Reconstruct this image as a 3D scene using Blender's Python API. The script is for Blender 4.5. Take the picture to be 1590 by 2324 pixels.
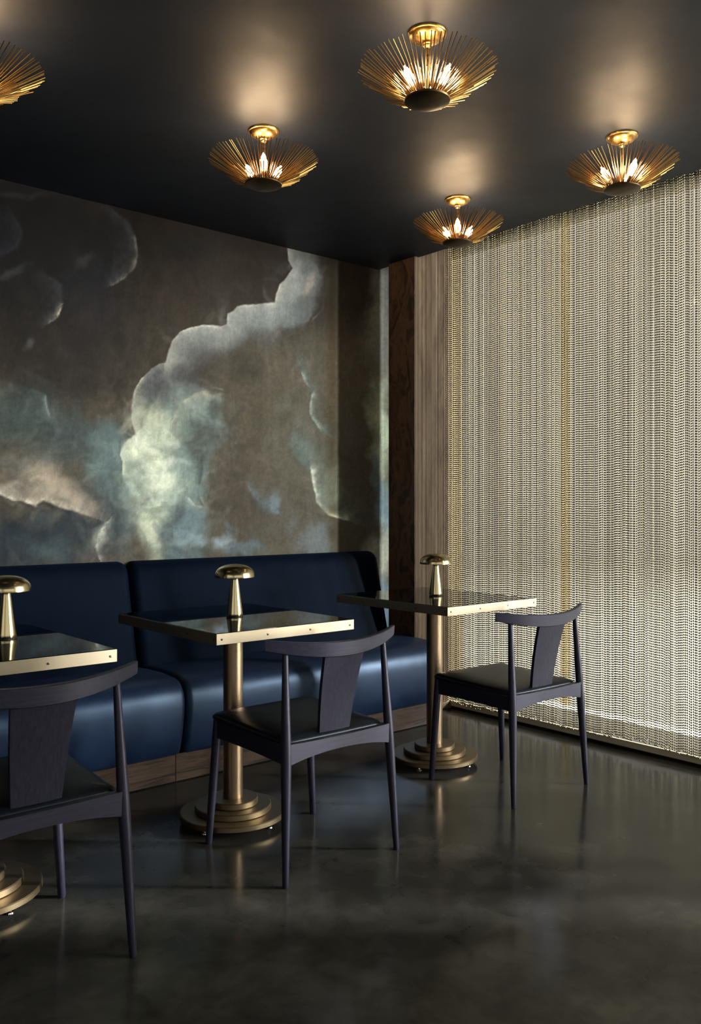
import bpy, bmesh, math, random
import numpy as np
from mathutils import Vector, Matrix

# ------------------------------------------------------------------ scene, camera, world, light
for o in list(bpy.data.objects):
    bpy.data.objects.remove(o, do_unlink=True)
scene = bpy.context.scene
C = scene.collection
F_PX, YAW, Y0, CAM_H = 1965.35, 0.70345, 1153.85, 1.1622      # focal length and horizon in pixels of the 1590x2324 frame
cam_d = bpy.data.cameras.new('camera')
cam_d.sensor_fit = 'HORIZONTAL'
cam_d.sensor_width = 36.0
cam_d.lens = F_PX * 36.0 / 1590.0
cam_d.shift_y = (Y0 - 1162.0) / 1590.0
cam_d.clip_start = 0.05
cam = bpy.data.objects.new('camera', cam_d)
C.objects.link(cam)
cam.location = (0, 0, CAM_H)
cam.rotation_euler = (math.pi / 2, 0, -YAW)
scene.camera = cam

world = bpy.data.worlds.new('overcast_sky')
scene.world = world
world.use_nodes = True
wb = world.node_tree.nodes['Background']
wb.inputs[0].default_value = (1.0, 0.965, 0.86, 1)
wb.inputs[1].default_value = 1.12

# low daylight reaching the window wall between the houses across the street: a tall narrow bright gap
kd = bpy.data.lights.new('daylight_gap', 'AREA')
kd.shape = 'RECTANGLE'
kd.size, kd.size_y = 0.55, 4.6
kd.energy = 32500
kd.color = (0.97, 1.0, 0.96)
key = bpy.data.objects.new('daylight_gap', kd)
C.objects.link(key)
kdir = Vector((0.66, -0.75, 0)).normalized()
key.location = Vector((2.6, 3.8, 0)) + kdir * 14.0 + Vector((0, 0, 2.9))
key.rotation_euler = (Vector((2.6, 3.8, 1.5)) - key.location).to_track_quat('-Z', 'Y').to_euler()

scene.view_settings.view_transform = 'Standard'
scene.view_settings.look = 'None'
scene.view_settings.exposure = 0.0
scene.view_settings.gamma = 1.0
scene.view_settings.use_curve_mapping = False
scene.cycles.max_bounces = 10
scene.cycles.diffuse_bounces = 4
scene.cycles.glossy_bounces = 5
scene.cycles.transparent_max_bounces = 12
scene.cycles.sample_clamp_indirect = 6.0
scene.cycles.caustics_reflective = False
scene.cycles.caustics_refractive = False

RNG = random.Random(11)
NR = np.random.RandomState(5)
R = math.radians
CEIL = 2.578          # ceiling height
WALL_Y = 3.815        # mural wall
EDGE_X = 3.452        # where the ceiling stops in front of the curtain pocket
POCKET = 2.80         # top of the curtain pocket

# ------------------------------------------------------------------ materials
def lin(r, g, b):
    f = lambda v: (v / 255.0) / 12.92 if v / 255.0 <= 0.04045 else (((v / 255.0) + 0.055) / 1.055) ** 2.4
    return (f(r), f(g), f(b), 1.0)

class Mat:
    def __init__(self, name, color=(0.5, 0.5, 0.5, 1), rough=0.5, metal=0.0, spec=0.5):
        self.m = bpy.data.materials.new(name)
        self.m.use_nodes = True
        self.nt = self.m.node_tree
        self.b = self.nt.nodes['Principled BSDF']
        self.out = self.nt.nodes['Material Output']
        self.set('Base Color', color); self.set('Roughness', rough); self.set('Metallic', metal)
        self.set('Specular IOR Level', spec)
    def set(self, k, v): self.b.inputs[k].default_value = v
    def n(self, t, **kw):
        x = self.nt.nodes.new(t)
        for k, v in kw.items():
            if k in x.inputs: x.inputs[k].default_value = v
            else: setattr(x, k, v)
        return x
    def l(self, a, b): self.nt.links.new(a, b)
    def coord(self, scale=(1, 1, 1), rot=(0, 0, 0), kind='Object'):
        t = self.n('ShaderNodeTexCoord'); mp = self.n('ShaderNodeMapping')
        mp.inputs['Scale'].default_value = scale; mp.inputs['Rotation'].default_value = rot
        self.l(t.outputs[kind], mp.inputs['Vector']); return mp.outputs['Vector']
    def noise(self, vec, scale, detail=4, rough=0.55, dist=0.0):
        x = self.n('ShaderNodeTexNoise', Scale=scale, Detail=detail, Roughness=rough, Distortion=dist)
        self.l(vec, x.inputs['Vector']); return x.outputs['Fac']
    def ramp(self, fac, stops):
        x = self.n('ShaderNodeValToRGB'); e = x.color_ramp.elements
        while len(e) < len(stops): e.new(0.5)
        for el, (p, c) in zip(e, stops): el.position = p; el.color = c
        self.l(fac, x.inputs['Fac']); return x.outputs['Color']
    def rng(self, fac, a, b, c, d):
        x = self.n('ShaderNodeMapRange')
        for k, v in zip(('From Min', 'From Max', 'To Min', 'To Max'), (a, b, c, d)): x.inputs[k].default_value = v
        self.l(fac, x.inputs['Value']); return x.outputs['Result']
    def mul(self, a, b, fac=1.0, mode='MULTIPLY'):
        x = self.n('ShaderNodeMix', data_type='RGBA', blend_type=mode)
        x.inputs['Factor'].default_value = fac
        self.l(a, x.inputs['A']); self.l(b, x.inputs['B']); return x.outputs['Result']
    def bump(self, h, strength=0.2, dist=0.01):
        x = self.n('ShaderNodeBump', Strength=strength, Distance=dist)
        self.l(h, x.inputs['Height']); self.l(x.outputs['Normal'], self.b.inputs['Normal'])

M = {}
def build_materials():
    # ceiling: dark navy satin paint
    m = Mat('ceiling_paint', (0.0062, 0.0088, 0.0155, 1), 0.36, 0, 0.22); M['ceiling'] = m
    v = m.coord(); nz = m.noise(v, 2.2, 5, 0.6)
    m.l(m.rng(nz, 0.3, 0.7, 0.50, 0.66), m.b.inputs['Roughness'])
    m.bump(m.noise(v, 5.0, 3, 0.5), 0.10, 0.02)
    # dark plaster of the walls out of view
    m = Mat('dark_plaster', (0.022, 0.022, 0.026, 1), 0.7); M['plaster'] = m
    v = m.coord(); m.bump(m.noise(v, 60, 3), 0.05, 0.004)
    # mural: painted colours stored per vertex, brush grain by nodes
    m = Mat('mural_paint', (0.1, 0.1, 0.1, 1), 0.7, 0, 0.08); M['mural'] = m
    a = m.n('ShaderNodeVertexColor', layer_name='paint')
    v = m.coord((1, 1, 1)); g1 = m.noise(v, 26, 8, 0.68, 0.6); vs = m.coord((70, 70, 9)); g2 = m.noise(vs, 1.0, 4, 0.6)
    c1 = m.ramp(g1, [(0.25, (0.86, 0.86, 0.87, 1)), (0.75, (1.13, 1.13, 1.12, 1))])
    c2 = m.ramp(g2, [(0.25, (0.91, 0.91, 0.91, 1)), (0.75, (1.08, 1.08, 1.08, 1))])
    m.l(m.mul(m.mul(a.outputs['Color'], c1), c2), m.b.inputs['Base Color'])
    m.bump(m.noise(v, 130, 5, 0.6), 0.22, 0.003)
    # floor: polished dark concrete
    m = Mat('polished_concrete', (0.02, 0.02, 0.018, 1), 0.14, 0, 0.5); M['floor'] = m; m.set('Specular IOR Level', 0.145)
    v = m.coord(); n1 = m.noise(v, 2.6, 6, 0.55, 0.4); n2 = m.noise(v, 9, 7, 0.62, 0.5)
    c = m.ramp(n1, [(0.28, (0.0160, 0.0154, 0.0138, 1)), (0.52, (0.0305, 0.0291, 0.0259, 1)), (0.74, (0.051, 0.0484, 0.0430, 1))])
    c2 = m.ramp(n2, [(0.3, (0.68, 0.68, 0.68, 1)), (0.72, (1.42, 1.40, 1.37, 1))])
    m.l(m.mul(c, c2), m.b.inputs['Base Color'])
    m.l(m.rng(n2, 0.25, 0.75, 0.12, 0.19), m.b.inputs['Roughness'])
    m.bump(m.noise(v, 3.5, 3, 0.5), 0.035, 0.01)
    # woods
    def wood(name, stops, sc, axis, rough=0.42, knots=0.0, spec=0.4):
        m = Mat(name, (0.1, 0.06, 0.03, 1), rough, 0, spec); M[name] = m
        s = [sc * 1.0] * 3; s[axis] = sc * 0.055
        v = m.coord(tuple(s))
        warp = m.coord(tuple([1.3 if i != axis else 1.1 for i in range(3)]))
        dn = m.n('ShaderNodeTexNoise', Scale=2.0 + knots, Detail=3)
        m.l(warp, dn.inputs['Vector'])
        add = m.n('ShaderNodeVectorMath', operation='MULTIPLY_ADD')
        m.l(dn.outputs['Color'], add.inputs[0]); add.inputs[1].default_value = (2.2 + 4 * knots,) * 3; m.l(v, add.inputs[2])
        n1 = m.noise(add.outputs[0], 1.0, 6, 0.62, 0.35 + knots)
        col = m.ramp(n1, stops)
        s2 = [420.0] * 3; s2[axis] = 14.0
        fine = m.noise(m.coord(tuple(s2)), 1.0, 3, 0.6)
        cf = m.ramp(fine, [(0.3, (0.78, 0.77, 0.76, 1)), (0.65, (1.08, 1.08, 1.08, 1))])
        m.l(m.mul(col, cf), m.b.inputs['Base Color'])
        m.bump(fine, 0.12, 0.001)
    wood('walnut_pale', [(0.28, (0.045, 0.028, 0.0155, 1)), (0.5, (0.092, 0.063, 0.038, 1)), (0.72, (0.135, 0.096, 0.060, 1))], 13, 2, 0.6, 0.0, 0.06)
    wood('walnut_dark', [(0.30, (0.018, 0.012, 0.010, 1)), (0.45, (0.060, 0.036, 0.024, 1)), (0.56, (0.135, 0.076, 0.046, 1)), (0.64, (0.070, 0.042, 0.029, 1)), (0.75, (0.035, 0.022, 0.017, 1))], 13, 2, 0.45, 0.6)
    wood('walnut_plinth', [(0.36, (0.010, 0.0055, 0.0036, 1)), (0.46, (0.029, 0.0170, 0.0110, 1)), (0.56, (0.044, 0.0270, 0.0180, 1)), (0.66, (0.019, 0.0112, 0.0075, 1))], 46, 0, 0.6, 0.0, 0.12)
    # chair: blue black stained ash
    for key, sc in (('ash', (160, 160, 7)), ('ash_rail', (7, 160, 160))):
        m = Mat('stained_ash_' + key, (0.022, 0.021, 0.031, 1), 0.42, 0, 0.34); M[key] = m; m.set('Specular Tint', (0.80, 0.78, 1.0, 1))
        fine = m.noise(m.coord(sc), 1.0, 4, 0.65)
        m.l(m.ramp(fine, [(0.3, (0.0080, 0.0078, 0.0150, 1)), (0.7, (0.0210, 0.0205, 0.0370, 1))]), m.b.inputs['Base Color'])
        m.bump(fine, 0.12, 0.0010)
    m = Mat('seat_leather', (0.0035, 0.0048, 0.0085, 1), 0.34, 0, 0.26); M['leather'] = m; m.set('Specular Tint', (0.72, 0.84, 1.0, 1))
    v = m.coord(); m.bump(m.noise(v, 220, 4, 0.6), 0.05, 0.001)
    # banquette: navy velvet on the back, smooth navy hide on the seat
    m = Mat('navy_velvet', (0.0065, 0.0115, 0.026, 1), 0.62, 0, 0.04); M['velvet'] = m
    m.set('Specular Tint', (0.45, 0.68, 1.0, 1)); m.set('Sheen Weight', 0.02); m.set('Sheen Roughness', 0.45); m.set('Sheen Tint', (0.25, 0.42, 0.85, 1))
    v = m.coord(); n1 = m.noise(v, 5.0, 6, 0.62, 0.4)
    m.l(m.ramp(n1, [(0.3, (0.0010, 0.0022, 0.0062, 1)), (0.7, (0.0021, 0.0044, 0.0112, 1))]), m.b.inputs['Base Color'])
    m.bump(m.noise(v, 500, 2), 0.08, 0.001)
    m = Mat('navy_hide', (0.008, 0.016, 0.036, 1), 0.40, 0, 0.50); M['hide'] = m
    m.set('Specular Tint', (0.46, 0.67, 1.0, 1)); m.set('Sheen Weight', 0.02); m.set('Sheen Roughness', 0.5); m.set('Sheen Tint', (0.25, 0.42, 0.85, 1))
    v = m.coord(); n1 = m.noise(v, 7.0, 6, 0.62, 0.4)
    m.l(m.ramp(n1, [(0.3, (0.0022, 0.0060, 0.0205, 1)), (0.7, (0.0047, 0.0112, 0.0330, 1))]), m.b.inputs['Base Color'])
    m.l(m.rng(n1, 0.3, 0.7, 0.37, 0.46), m.b.inputs['Roughness'])
    m.bump(m.noise(v, 420, 3), 0.05, 0.001)
    # metals
    def brushed(name, col, rough, scale, strength, aniso=0.0):
        m = Mat(name, col, rough, 1.0); M[name] = m
        v = m.coord(scale); fine = m.noise(v, 1.0, 3, 0.6)
        m.l(m.rng(fine, 0.3, 0.7, rough * 0.82, rough * 1.2), m.b.inputs['Roughness'])
        m.bump(fine, strength, 0.0006); m.set('Anisotropic', aniso)
    brushed('brass_band', (0.255, 0.213, 0.158, 1), 0.48, (8, 8, 700), 0.10)
    brushed('bronze_tube', (0.30, 0.212, 0.138, 1), 0.33, (8, 8, 600), 0.08)
    brushed('lamp_brass', (0.48, 0.40, 0.23, 1), 0.20, (6, 6, 900), 0.02)
    m = Mat('cast_bronze', (0.200, 0.150, 0.090, 1), 0.40, 1.0); M['cast'] = m
    v = m.coord(); n1 = m.noise(v, 420, 3, 0.6); m.bump(n1, 0.22, 0.0012)
    m = Mat('dark_screw', (0.10, 0.085, 0.06, 1), 0.4, 1.0); M['screw'] = m
    m.bump(m.noise(m.coord(), 900, 2), 0.1, 0.0004)
    m = Mat('chrome', (0.7, 0.7, 0.7, 1), 0.08, 1.0); M['chrome'] = m
    m.bump(m.noise(m.coord(), 30, 1), 0.02, 0.0005)
    m = Mat('gilt', (0.60, 0.36, 0.11, 1), 0.30, 1.0); M['gilt'] = m
    v = m.coord(); n1 = m.noise(v, 70, 5, 0.7)
    m.l(m.ramp(n1, [(0.3, (0.26, 0.135, 0.035, 1)), (0.7, (0.46, 0.28, 0.095, 1))]), m.b.inputs['Base Color'])
    m.l(m.rng(n1, 0.3, 0.7, 0.24, 0.40), m.b.inputs['Roughness'])
    m = Mat('aged_dish', (0.060, 0.037, 0.016, 1), 0.45, 1.0); M['dish'] = m
    v = m.coord((40, 4, 40)); m.l(m.rng(m.noise(v, 1.0, 3), 0.3, 0.7, 0.38, 0.52), m.b.inputs['Roughness'])
    m = Mat('bead_brass', (0.20, 0.165, 0.10, 1), 0.32, 1.0); M['bead'] = m
    v = m.coord(); m.l(m.rng(m.noise(v, 40, 2), 0.3, 0.7, 0.29, 0.38), m.b.inputs['Roughness'])
    m = Mat('sill_metal', (0.72, 0.62, 0.43, 1), 0.45, 0.0); M['sill'] = m
    m.bump(m.noise(m.coord((2, 400, 400)), 1.0, 2), 0.05, 0.001)
    m = Mat('sill_stone', (0.085, 0.078, 0.064, 1), 0.6, 0.0, 0.2); M['sillstone'] = m
    m.bump(m.noise(m.coord(), 80, 3), 0.05, 0.001)
    m = Mat('toe_strip', (0.006, 0.006, 0.008, 1), 0.5); M['toe'] = m
    m.bump(m.noise(m.coord(), 60, 2), 0.03, 0.001)
    # table top: dark polished glass
    m = Mat('black_glass', (0.0022, 0.0042, 0.0052, 1), 0.012, 0, 0.5); M['glass_top'] = m
    m.l(m.rng(m.noise(m.coord(), 6, 3), 0.3, 0.7, 0.008, 0.03), m.b.inputs['Roughness'])
    m = Mat('glass_edge', (0.004, 0.006, 0.006, 1), 0.2); M['core'] = m
    m.bump(m.noise(m.coord(), 60, 2), 0.02, 0.001)
    # clear window glass
    m = Mat('window_glass', (1, 1, 1, 1), 0.0); M['pane'] = m
    tr = m.n('ShaderNodeBsdfTransparent'); gl = m.n('ShaderNodeBsdfGlossy', Roughness=0.01)
    mx = m.n('ShaderNodeMixShader'); mx.inputs[0].default_value = 0.05
    m.l(tr.outputs[0], mx.inputs[1]); m.l(gl.outputs[0], mx.inputs[2]); m.l(mx.outputs[0], m.out.inputs['Surface'])
    # sheer shade: lets part of the light straight through, glows with the rest
    m = Mat('sheer_cloth', (0.8, 0.78, 0.7, 1), 0.8); M['sheer'] = m
    v = m.coord((1, 9, 0.8)); nz = m.noise(v, 1.0, 4, 0.6)
    col = m.ramp(nz, [(0.3, (0.021, 0.0195, 0.015, 1)), (0.55, (0.031, 0.029, 0.0235, 1)), (0.75, (0.043, 0.041, 0.034, 1))])
    tl = m.n('ShaderNodeBsdfTranslucent'); tr = m.n('ShaderNodeBsdfTransparent'); mx = m.n('ShaderNodeMixShader')
    m.l(col, tl.inputs['Color']); mx.inputs[0].default_value = 0.31
    m.l(tl.outputs[0], mx.inputs[1]); m.l(tr.outputs[0], mx.inputs[2]); m.l(mx.outputs[0], m.out.inputs['Surface'])
    m = Mat('fill_cloth', (0.7, 0.65, 0.5, 1), 0.8); M['fill_shade'] = m  # cloth of the unseen shade added for soft fill light
    v = m.coord((1, 9, 0.8)); tl = m.n('ShaderNodeBsdfTranslucent')
    m.l(m.ramp(m.noise(v, 1.0, 4), [(0.3, (0.62, 0.59, 0.50, 1)), (0.7, (0.74, 0.71, 0.62, 1))]), tl.inputs['Color']); m.l(tl.outputs[0], m.out.inputs['Surface'])
    m = Mat('tan_tape', (0.5, 0.35, 0.15, 1), 0.8); M['tape'] = m
    v = m.coord(); tl = m.n('ShaderNodeBsdfTranslucent'); tr = m.n('ShaderNodeBsdfTransparent'); mx = m.n('ShaderNodeMixShader'); mx.inputs[0].default_value = 0.96
    m.l(m.ramp(m.noise(v, 12, 3), [(0.3, (0.10, 0.075, 0.04, 1)), (0.7, (0.14, 0.105, 0.06, 1))]), tl.inputs['Color']); tr.inputs['Color'].default_value = (0.92, 0.83, 0.67, 1)
    m.l(tl.outputs[0], mx.inputs[1]); m.l(tr.outputs[0], mx.inputs[2]); m.l(mx.outputs[0], m.out.inputs['Surface'])
    # lamp bulbs
    m = Mat('lit_bulb', (1, 0.8, 0.5, 1), 0.2); M['bulb'] = m
    m.set('Emission Color', (1.0, 0.72, 0.43, 1)); m.set('Emission Strength', 250.0)
    m = Mat('ivory_sleeve', (0.55, 0.45, 0.28, 1), 0.5); M['sleeve'] = m
    m.bump(m.noise(m.coord(), 90, 2), 0.03, 0.001)
    # outside
    m = Mat('pale_paving', (0.62, 0.60, 0.54, 1), 0.8); M['paving'] = m
    v = m.coord(); m.l(m.ramp(m.noise(v, 3, 6), [(0.3, (0.52, 0.50, 0.45, 1)), (0.7, (0.72, 0.70, 0.63, 1))]), m.b.inputs['Base Color'])
    m = Mat('leaf_green', (0.07, 0.13, 0.03, 1), 0.5); M['leaf'] = m
    v = m.coord(); m.l(m.ramp(m.noise(v, 7, 3), [(0.3, (0.06, 0.13, 0.03, 1)), (0.7, (0.16, 0.26, 0.07, 1))]), m.b.inputs['Base Color'])
    m = Mat('cream_render', (0.70, 0.64, 0.50, 1), 0.8); M['cream'] = m
    m.bump(m.noise(m.coord(), 30, 3), 0.1, 0.01)
build_materials()

# ------------------------------------------------------------------ geometry helpers
def me_obj(name, verts, faces, mat, parent=None, smooth=False, loc=None):
    me = bpy.data.meshes.new(name)
    me.from_pydata([tuple(v) for v in verts], [], [tuple(f) for f in faces])
    me.update()
    if smooth: me.polygons.foreach_set('use_smooth', [True] * len(me.polygons))
    return link(name, me, mat, parent, loc)
def link(name, me, mat, parent=None, loc=None):
    o = bpy.data.objects.new(name, me)
    C.objects.link(o)
    if mat is not None and not me.materials: me.materials.append(mat.m if isinstance(mat, Mat) else mat)
    if parent is not None: o.parent = parent
    if loc is not None: o.location = loc
    return o
def tag(o, label=None, cat=None, group=None, kind=None):
    if label: o['label'] = label
    if cat: o['category'] = cat
    if group: o['group'] = group
    if kind: o['kind'] = kind
    return o
def thing(name, label, cat, loc, rz=0, group=None):
    e = bpy.data.objects.new(name, None)
    e.empty_display_size = 0.1
    C.objects.link(e); e.location = loc; e.rotation_euler = (0, 0, rz)
    return tag(e, label, cat, group)
def bm_mesh(name, bm, smooth=False):
    bmesh.ops.recalc_face_normals(bm, faces=bm.faces[:])
    me = bpy.data.meshes.new(name); bm.to_mesh(me); bm.free()
    if smooth: me.polygons.foreach_set('use_smooth', [True] * len(me.polygons))
    return me
def box_mesh(name, lo, hi, bevel=0.0, seg=2):
    bm = bmesh.new()
    x0, y0, z0 = lo; x1, y1, z1 = hi
    vs = [bm.verts.new(p) for p in ((x0,y0,z0),(x1,y0,z0),(x1,y1,z0),(x0,y1,z0),(x0,y0,z1),(x1,y0,z1),(x1,y1,z1),(x0,y1,z1))]
    for f in ((0,3,2,1),(4,5,6,7),(0,1,5,4),(1,2,6,5),(2,3,7,6),(3,0,4,7)): bm.faces.new([vs[i] for i in f])
    if bevel > 0:
        bmesh.ops.bevel(bm, geom=bm.edges[:], offset=bevel, segments=seg, profile=0.5, affect='EDGES', clamp_overlap=True)
    return bm_mesh(name, bm)
def box(name, lo, hi, mat, parent=None, bevel=0.0):
    return link(name, box_mesh(name, lo, hi, bevel), mat, parent)
def lathe_mesh(name, prof, seg=48, smooth=True, sharp=40):
    bm = bmesh.new(); rings = []
    for r, z in prof:
        if r < 1e-6: rings.append([bm.verts.new((0, 0, z))])
        else: rings.append([bm.verts.new((r * math.cos(2*math.pi*i/seg), r * math.sin(2*math.pi*i/seg), z)) for i in range(seg)])
    for a, b in zip(rings[:-1], rings[1:]):
        for i in range(seg):
            j = (i + 1) % seg
            if len(a) == 1 and len(b) == 1: continue
            if len(a) == 1: bm.faces.new((a[0], b[i], b[j]))
            elif len(b) == 1: bm.faces.new((a[i], a[j], b[0]))
            else: bm.faces.new((a[i], a[j], b[j], b[i]))
    me = bm_mesh(name, bm, smooth)
    if smooth: me.set_sharp_from_angle(angle=R(sharp))
    return me
def tube_mesh(name, pts, radii, seg=16, caps=True):
    bm = bmesh.new(); rings = []
    P = [Vector(p) for p in pts]
    for i, p in enumerate(P):
        t = (P[min(i+1, len(P)-1)] - P[max(i-1, 0)]).normalized()
        ref = Vector((0, 1, 0)) if abs(t.y) < 0.9 else Vector((1, 0, 0))
        a = t.cross(ref).normalized(); b = t.cross(a).normalized()
        rings.append([bm.verts.new(p + (a * math.cos(2*math.pi*k/seg) + b * math.sin(2*math.pi*k/seg)) * radii[i]) for k in range(seg)])
    for a, b in zip(rings[:-1], rings[1:]):
        for k in range(seg):
            j = (k + 1) % seg; bm.faces.new((a[k], a[j], b[j], b[k]))
    if caps: bm.faces.new(rings[0]); bm.faces.new(rings[-1])
    me = bm_mesh(name, bm, True); me.set_sharp_from_angle(angle=R(50)); return me
def inset_profile(prof, d):
    """move a closed (y,z) polygon inwards by d along the averaged edge normals"""
    n = len(prof); out = []
    area = sum(prof[i][0]*prof[(i+1)%n][1] - prof[(i+1)%n][0]*prof[i][1] for i in range(n))
    sg = 1 if area > 0 else -1
    for i in range(n):
        p0, p1, p2 = np.array(prof[i-1]), np.array(prof[i]), np.array(prof[(i+1) % n])
        e1 = p1 - p0; e2 = p2 - p1
        n1 = np.array((-e1[1], e1[0])) / (np.linalg.norm(e1) + 1e-9); n2 = np.array((-e2[1], e2[0])) / (np.linalg.norm(e2) + 1e-9)
        nn = n1 + n2; nn /= max(np.dot(nn, nn) / 2, 0.4)
        out.append(tuple(p1 + sg * nn * d))
    return out
def cushion_mesh(name, prof, x0, x1, r, steps=7):
    """extrude a closed (y,z) profile along x with rounded ends"""
    xs = []
    for i in range(steps + 1):
        a = math.pi / 2 * i / steps
        xs.append((x0 + r * (1 - math.sin(a)), r * (1 - math.cos(a))))
    xs = xs[::-1]
    left = xs
    right = [(x0 + x1 - x, d) for x, d in xs[::-1]]
    bm = bmesh.new(); rings = []
    for x, d in left + [((x0*2 + x1) / 3, 0), ((x0 + 2*x1) / 3, 0)] + right:
        rings.append([bm.verts.new((x, y, z)) for y, z in inset_profile(prof, d)])
    n = len(prof)
    for a, b in zip(rings[:-1], rings[1:]):
        for k in range(n):
            j = (k + 1) % n; bm.faces.new((a[k], a[j], b[j], b[k]))
    bm.faces.new(rings[0]); bm.faces.new(rings[-1])
    me = bm_mesh(name, bm, True); me.set_sharp_from_angle(angle=R(60)); return me

# ------------------------------------------------------------------ the room
def structure(name, lo, hi, mat, label=None):
    o = box(name, lo, hi, mat); tag(o, label, None, None, 'structure'); return o
structure('floor', (-3.2, -3.4, -0.12), (4.0, 3.95, 0.0), M['floor'], 'dark polished concrete floor with a mottled sheen')
structure('ceiling', (-3.2, -3.4, CEIL), (EDGE_X, 3.95, CEIL + 0.30), M['ceiling'], 'low dark navy satin painted ceiling')
structure('trim_2', (EDGE_X, -3.4, POCKET), (4.15, 3.95, POCKET + 0.08), M['plaster'], 'dark roof of the pocket above the bead curtain')
wall_back = structure('wall_back', (-3.2, WALL_Y, 0.0), (4.15, 3.95, POCKET), M['plaster'], 'long wall behind the banquette painted with storm clouds')
structure('wall_left', (-3.35, 1.5, 0.0), (-3.2, 3.95, CEIL), M['plaster'], 'dark wall at the far left')  # wall split around an unseen opening, added for fill light from the left
structure('trim_6', (-3.35, -3.4, 0.0), (-3.2, -2.0, CEIL), M['plaster'], 'dark pier at the far left behind the viewer')
structure('trim_7', (-3.35, -2.0, 2.3), (-3.2, 1.5, CEIL), M['plaster'], 'dark lintel above the opening added for fill light in the far left wall')
structure('trim_8', (-3.35, -2.0, 0.0), (-3.2, 1.5, 0.5), M['plaster'], 'low wall under the opening added for fill light in the far left wall')
# front wall behind the camera, with an unseen window opening added for fill light
fw = M['plaster']
structure('wall_front', (-3.2, -3.55, 0.0), (-2.7, -3.4, CEIL), fw, 'dark wall behind the viewer')
structure('trim_5', (2.7, -3.55, 0.0), (4.15, -3.4, POCKET), fw, 'dark pier behind the viewer')
structure('trim_3', (-2.7, -3.55, 2.4), (2.7, -3.4, CEIL), fw, 'dark lintel above the fill-light opening added behind the viewer')
structure('trim_4', (-2.7, -3.55, 0.0), (2.7, -3.4, 0.3), fw, 'low wall under the fill-light opening added behind the viewer')

# --- the mural: colours worked out on a fine grid and kept as paint on the wall
def px_of(X, Y, Z):
    c, s = math.cos(YAW), math.sin(YAW)
    xc = c * X - s * Y; z = s * X + c * Y
    return 795 + F_PX * xc / z, Y0 - F_PX * (Z - CAM_H) / z

def vnoise(x, y, seed):
    rs = np.random.RandomState(seed); N = 256; t = rs.rand(N, N)
    xi = np.floor(x).astype(int); yi = np.floor(y).astype(int)
    fx = x - xi; fy = y - yi
    fx = fx * fx * (3 - 2 * fx); fy = fy * fy * (3 - 2 * fy)
    a = t[yi % N, xi % N]; b = t[yi % N, (xi + 1) % N]; c = t[(yi + 1) % N, xi % N]; d = t[(yi + 1) % N, (xi + 1) % N]
    return (a * (1 - fx) + b * fx) * (1 - fy) + (c * (1 - fx) + d * fx) * fy
def fbm(x, y, sc, seed, oct=5, gain=0.55):
    v = 0; amp = 1; tot = 0
    for i in range(oct):
        v = v + amp * vnoise(x / sc * 2 ** i + 17.3 * i, y / sc * 2 ** i + 5.1 * i, seed + i); tot += amp; amp *= gain
    return v / tot - 0.5
def sstep(a, b, x):
    t = np.clip((x - a) / (b - a), 0, 1); return t * t * (3 - 2 * t)
def seg_dist(x, y, poly):
    """unsigned distance to a polyline and the side (positive = right of travel)"""
    best = np.full(x.shape, 1e9); side = np.ones(x.shape)
    for (x0, y0), (x1, y1) in zip(poly[:-1], poly[1:]):
        dx, dy = x1 - x0, y1 - y0; L = dx * dx + dy * dy + 1e-9
        t = np.clip(((x - x0) * dx + (y - y0) * dy) / L, 0, 1)
        d = np.hypot(x - x0 - t * dx, y - y0 - t * dy)
        s = np.sign(dx * (y - y0) - dy * (x - x0))
        m = d < best - 1e-6
        best = np.where(m, d, best); side = np.where(m, s, side)
    return best, side
def inside(x, y, poly):
    r = np.zeros(x.shape, bool); n = len(poly)
    for i in range(n):
        (x0, y0), (x1, y1) = poly[i], poly[(i + 1) % n]
        if y0 == y1: continue
        c = ((y0 > y) != (y1 > y)) & (x < (x1 - x0) * (y - y0) / (y1 - y0) + x0)
        r ^= c
    return r
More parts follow.
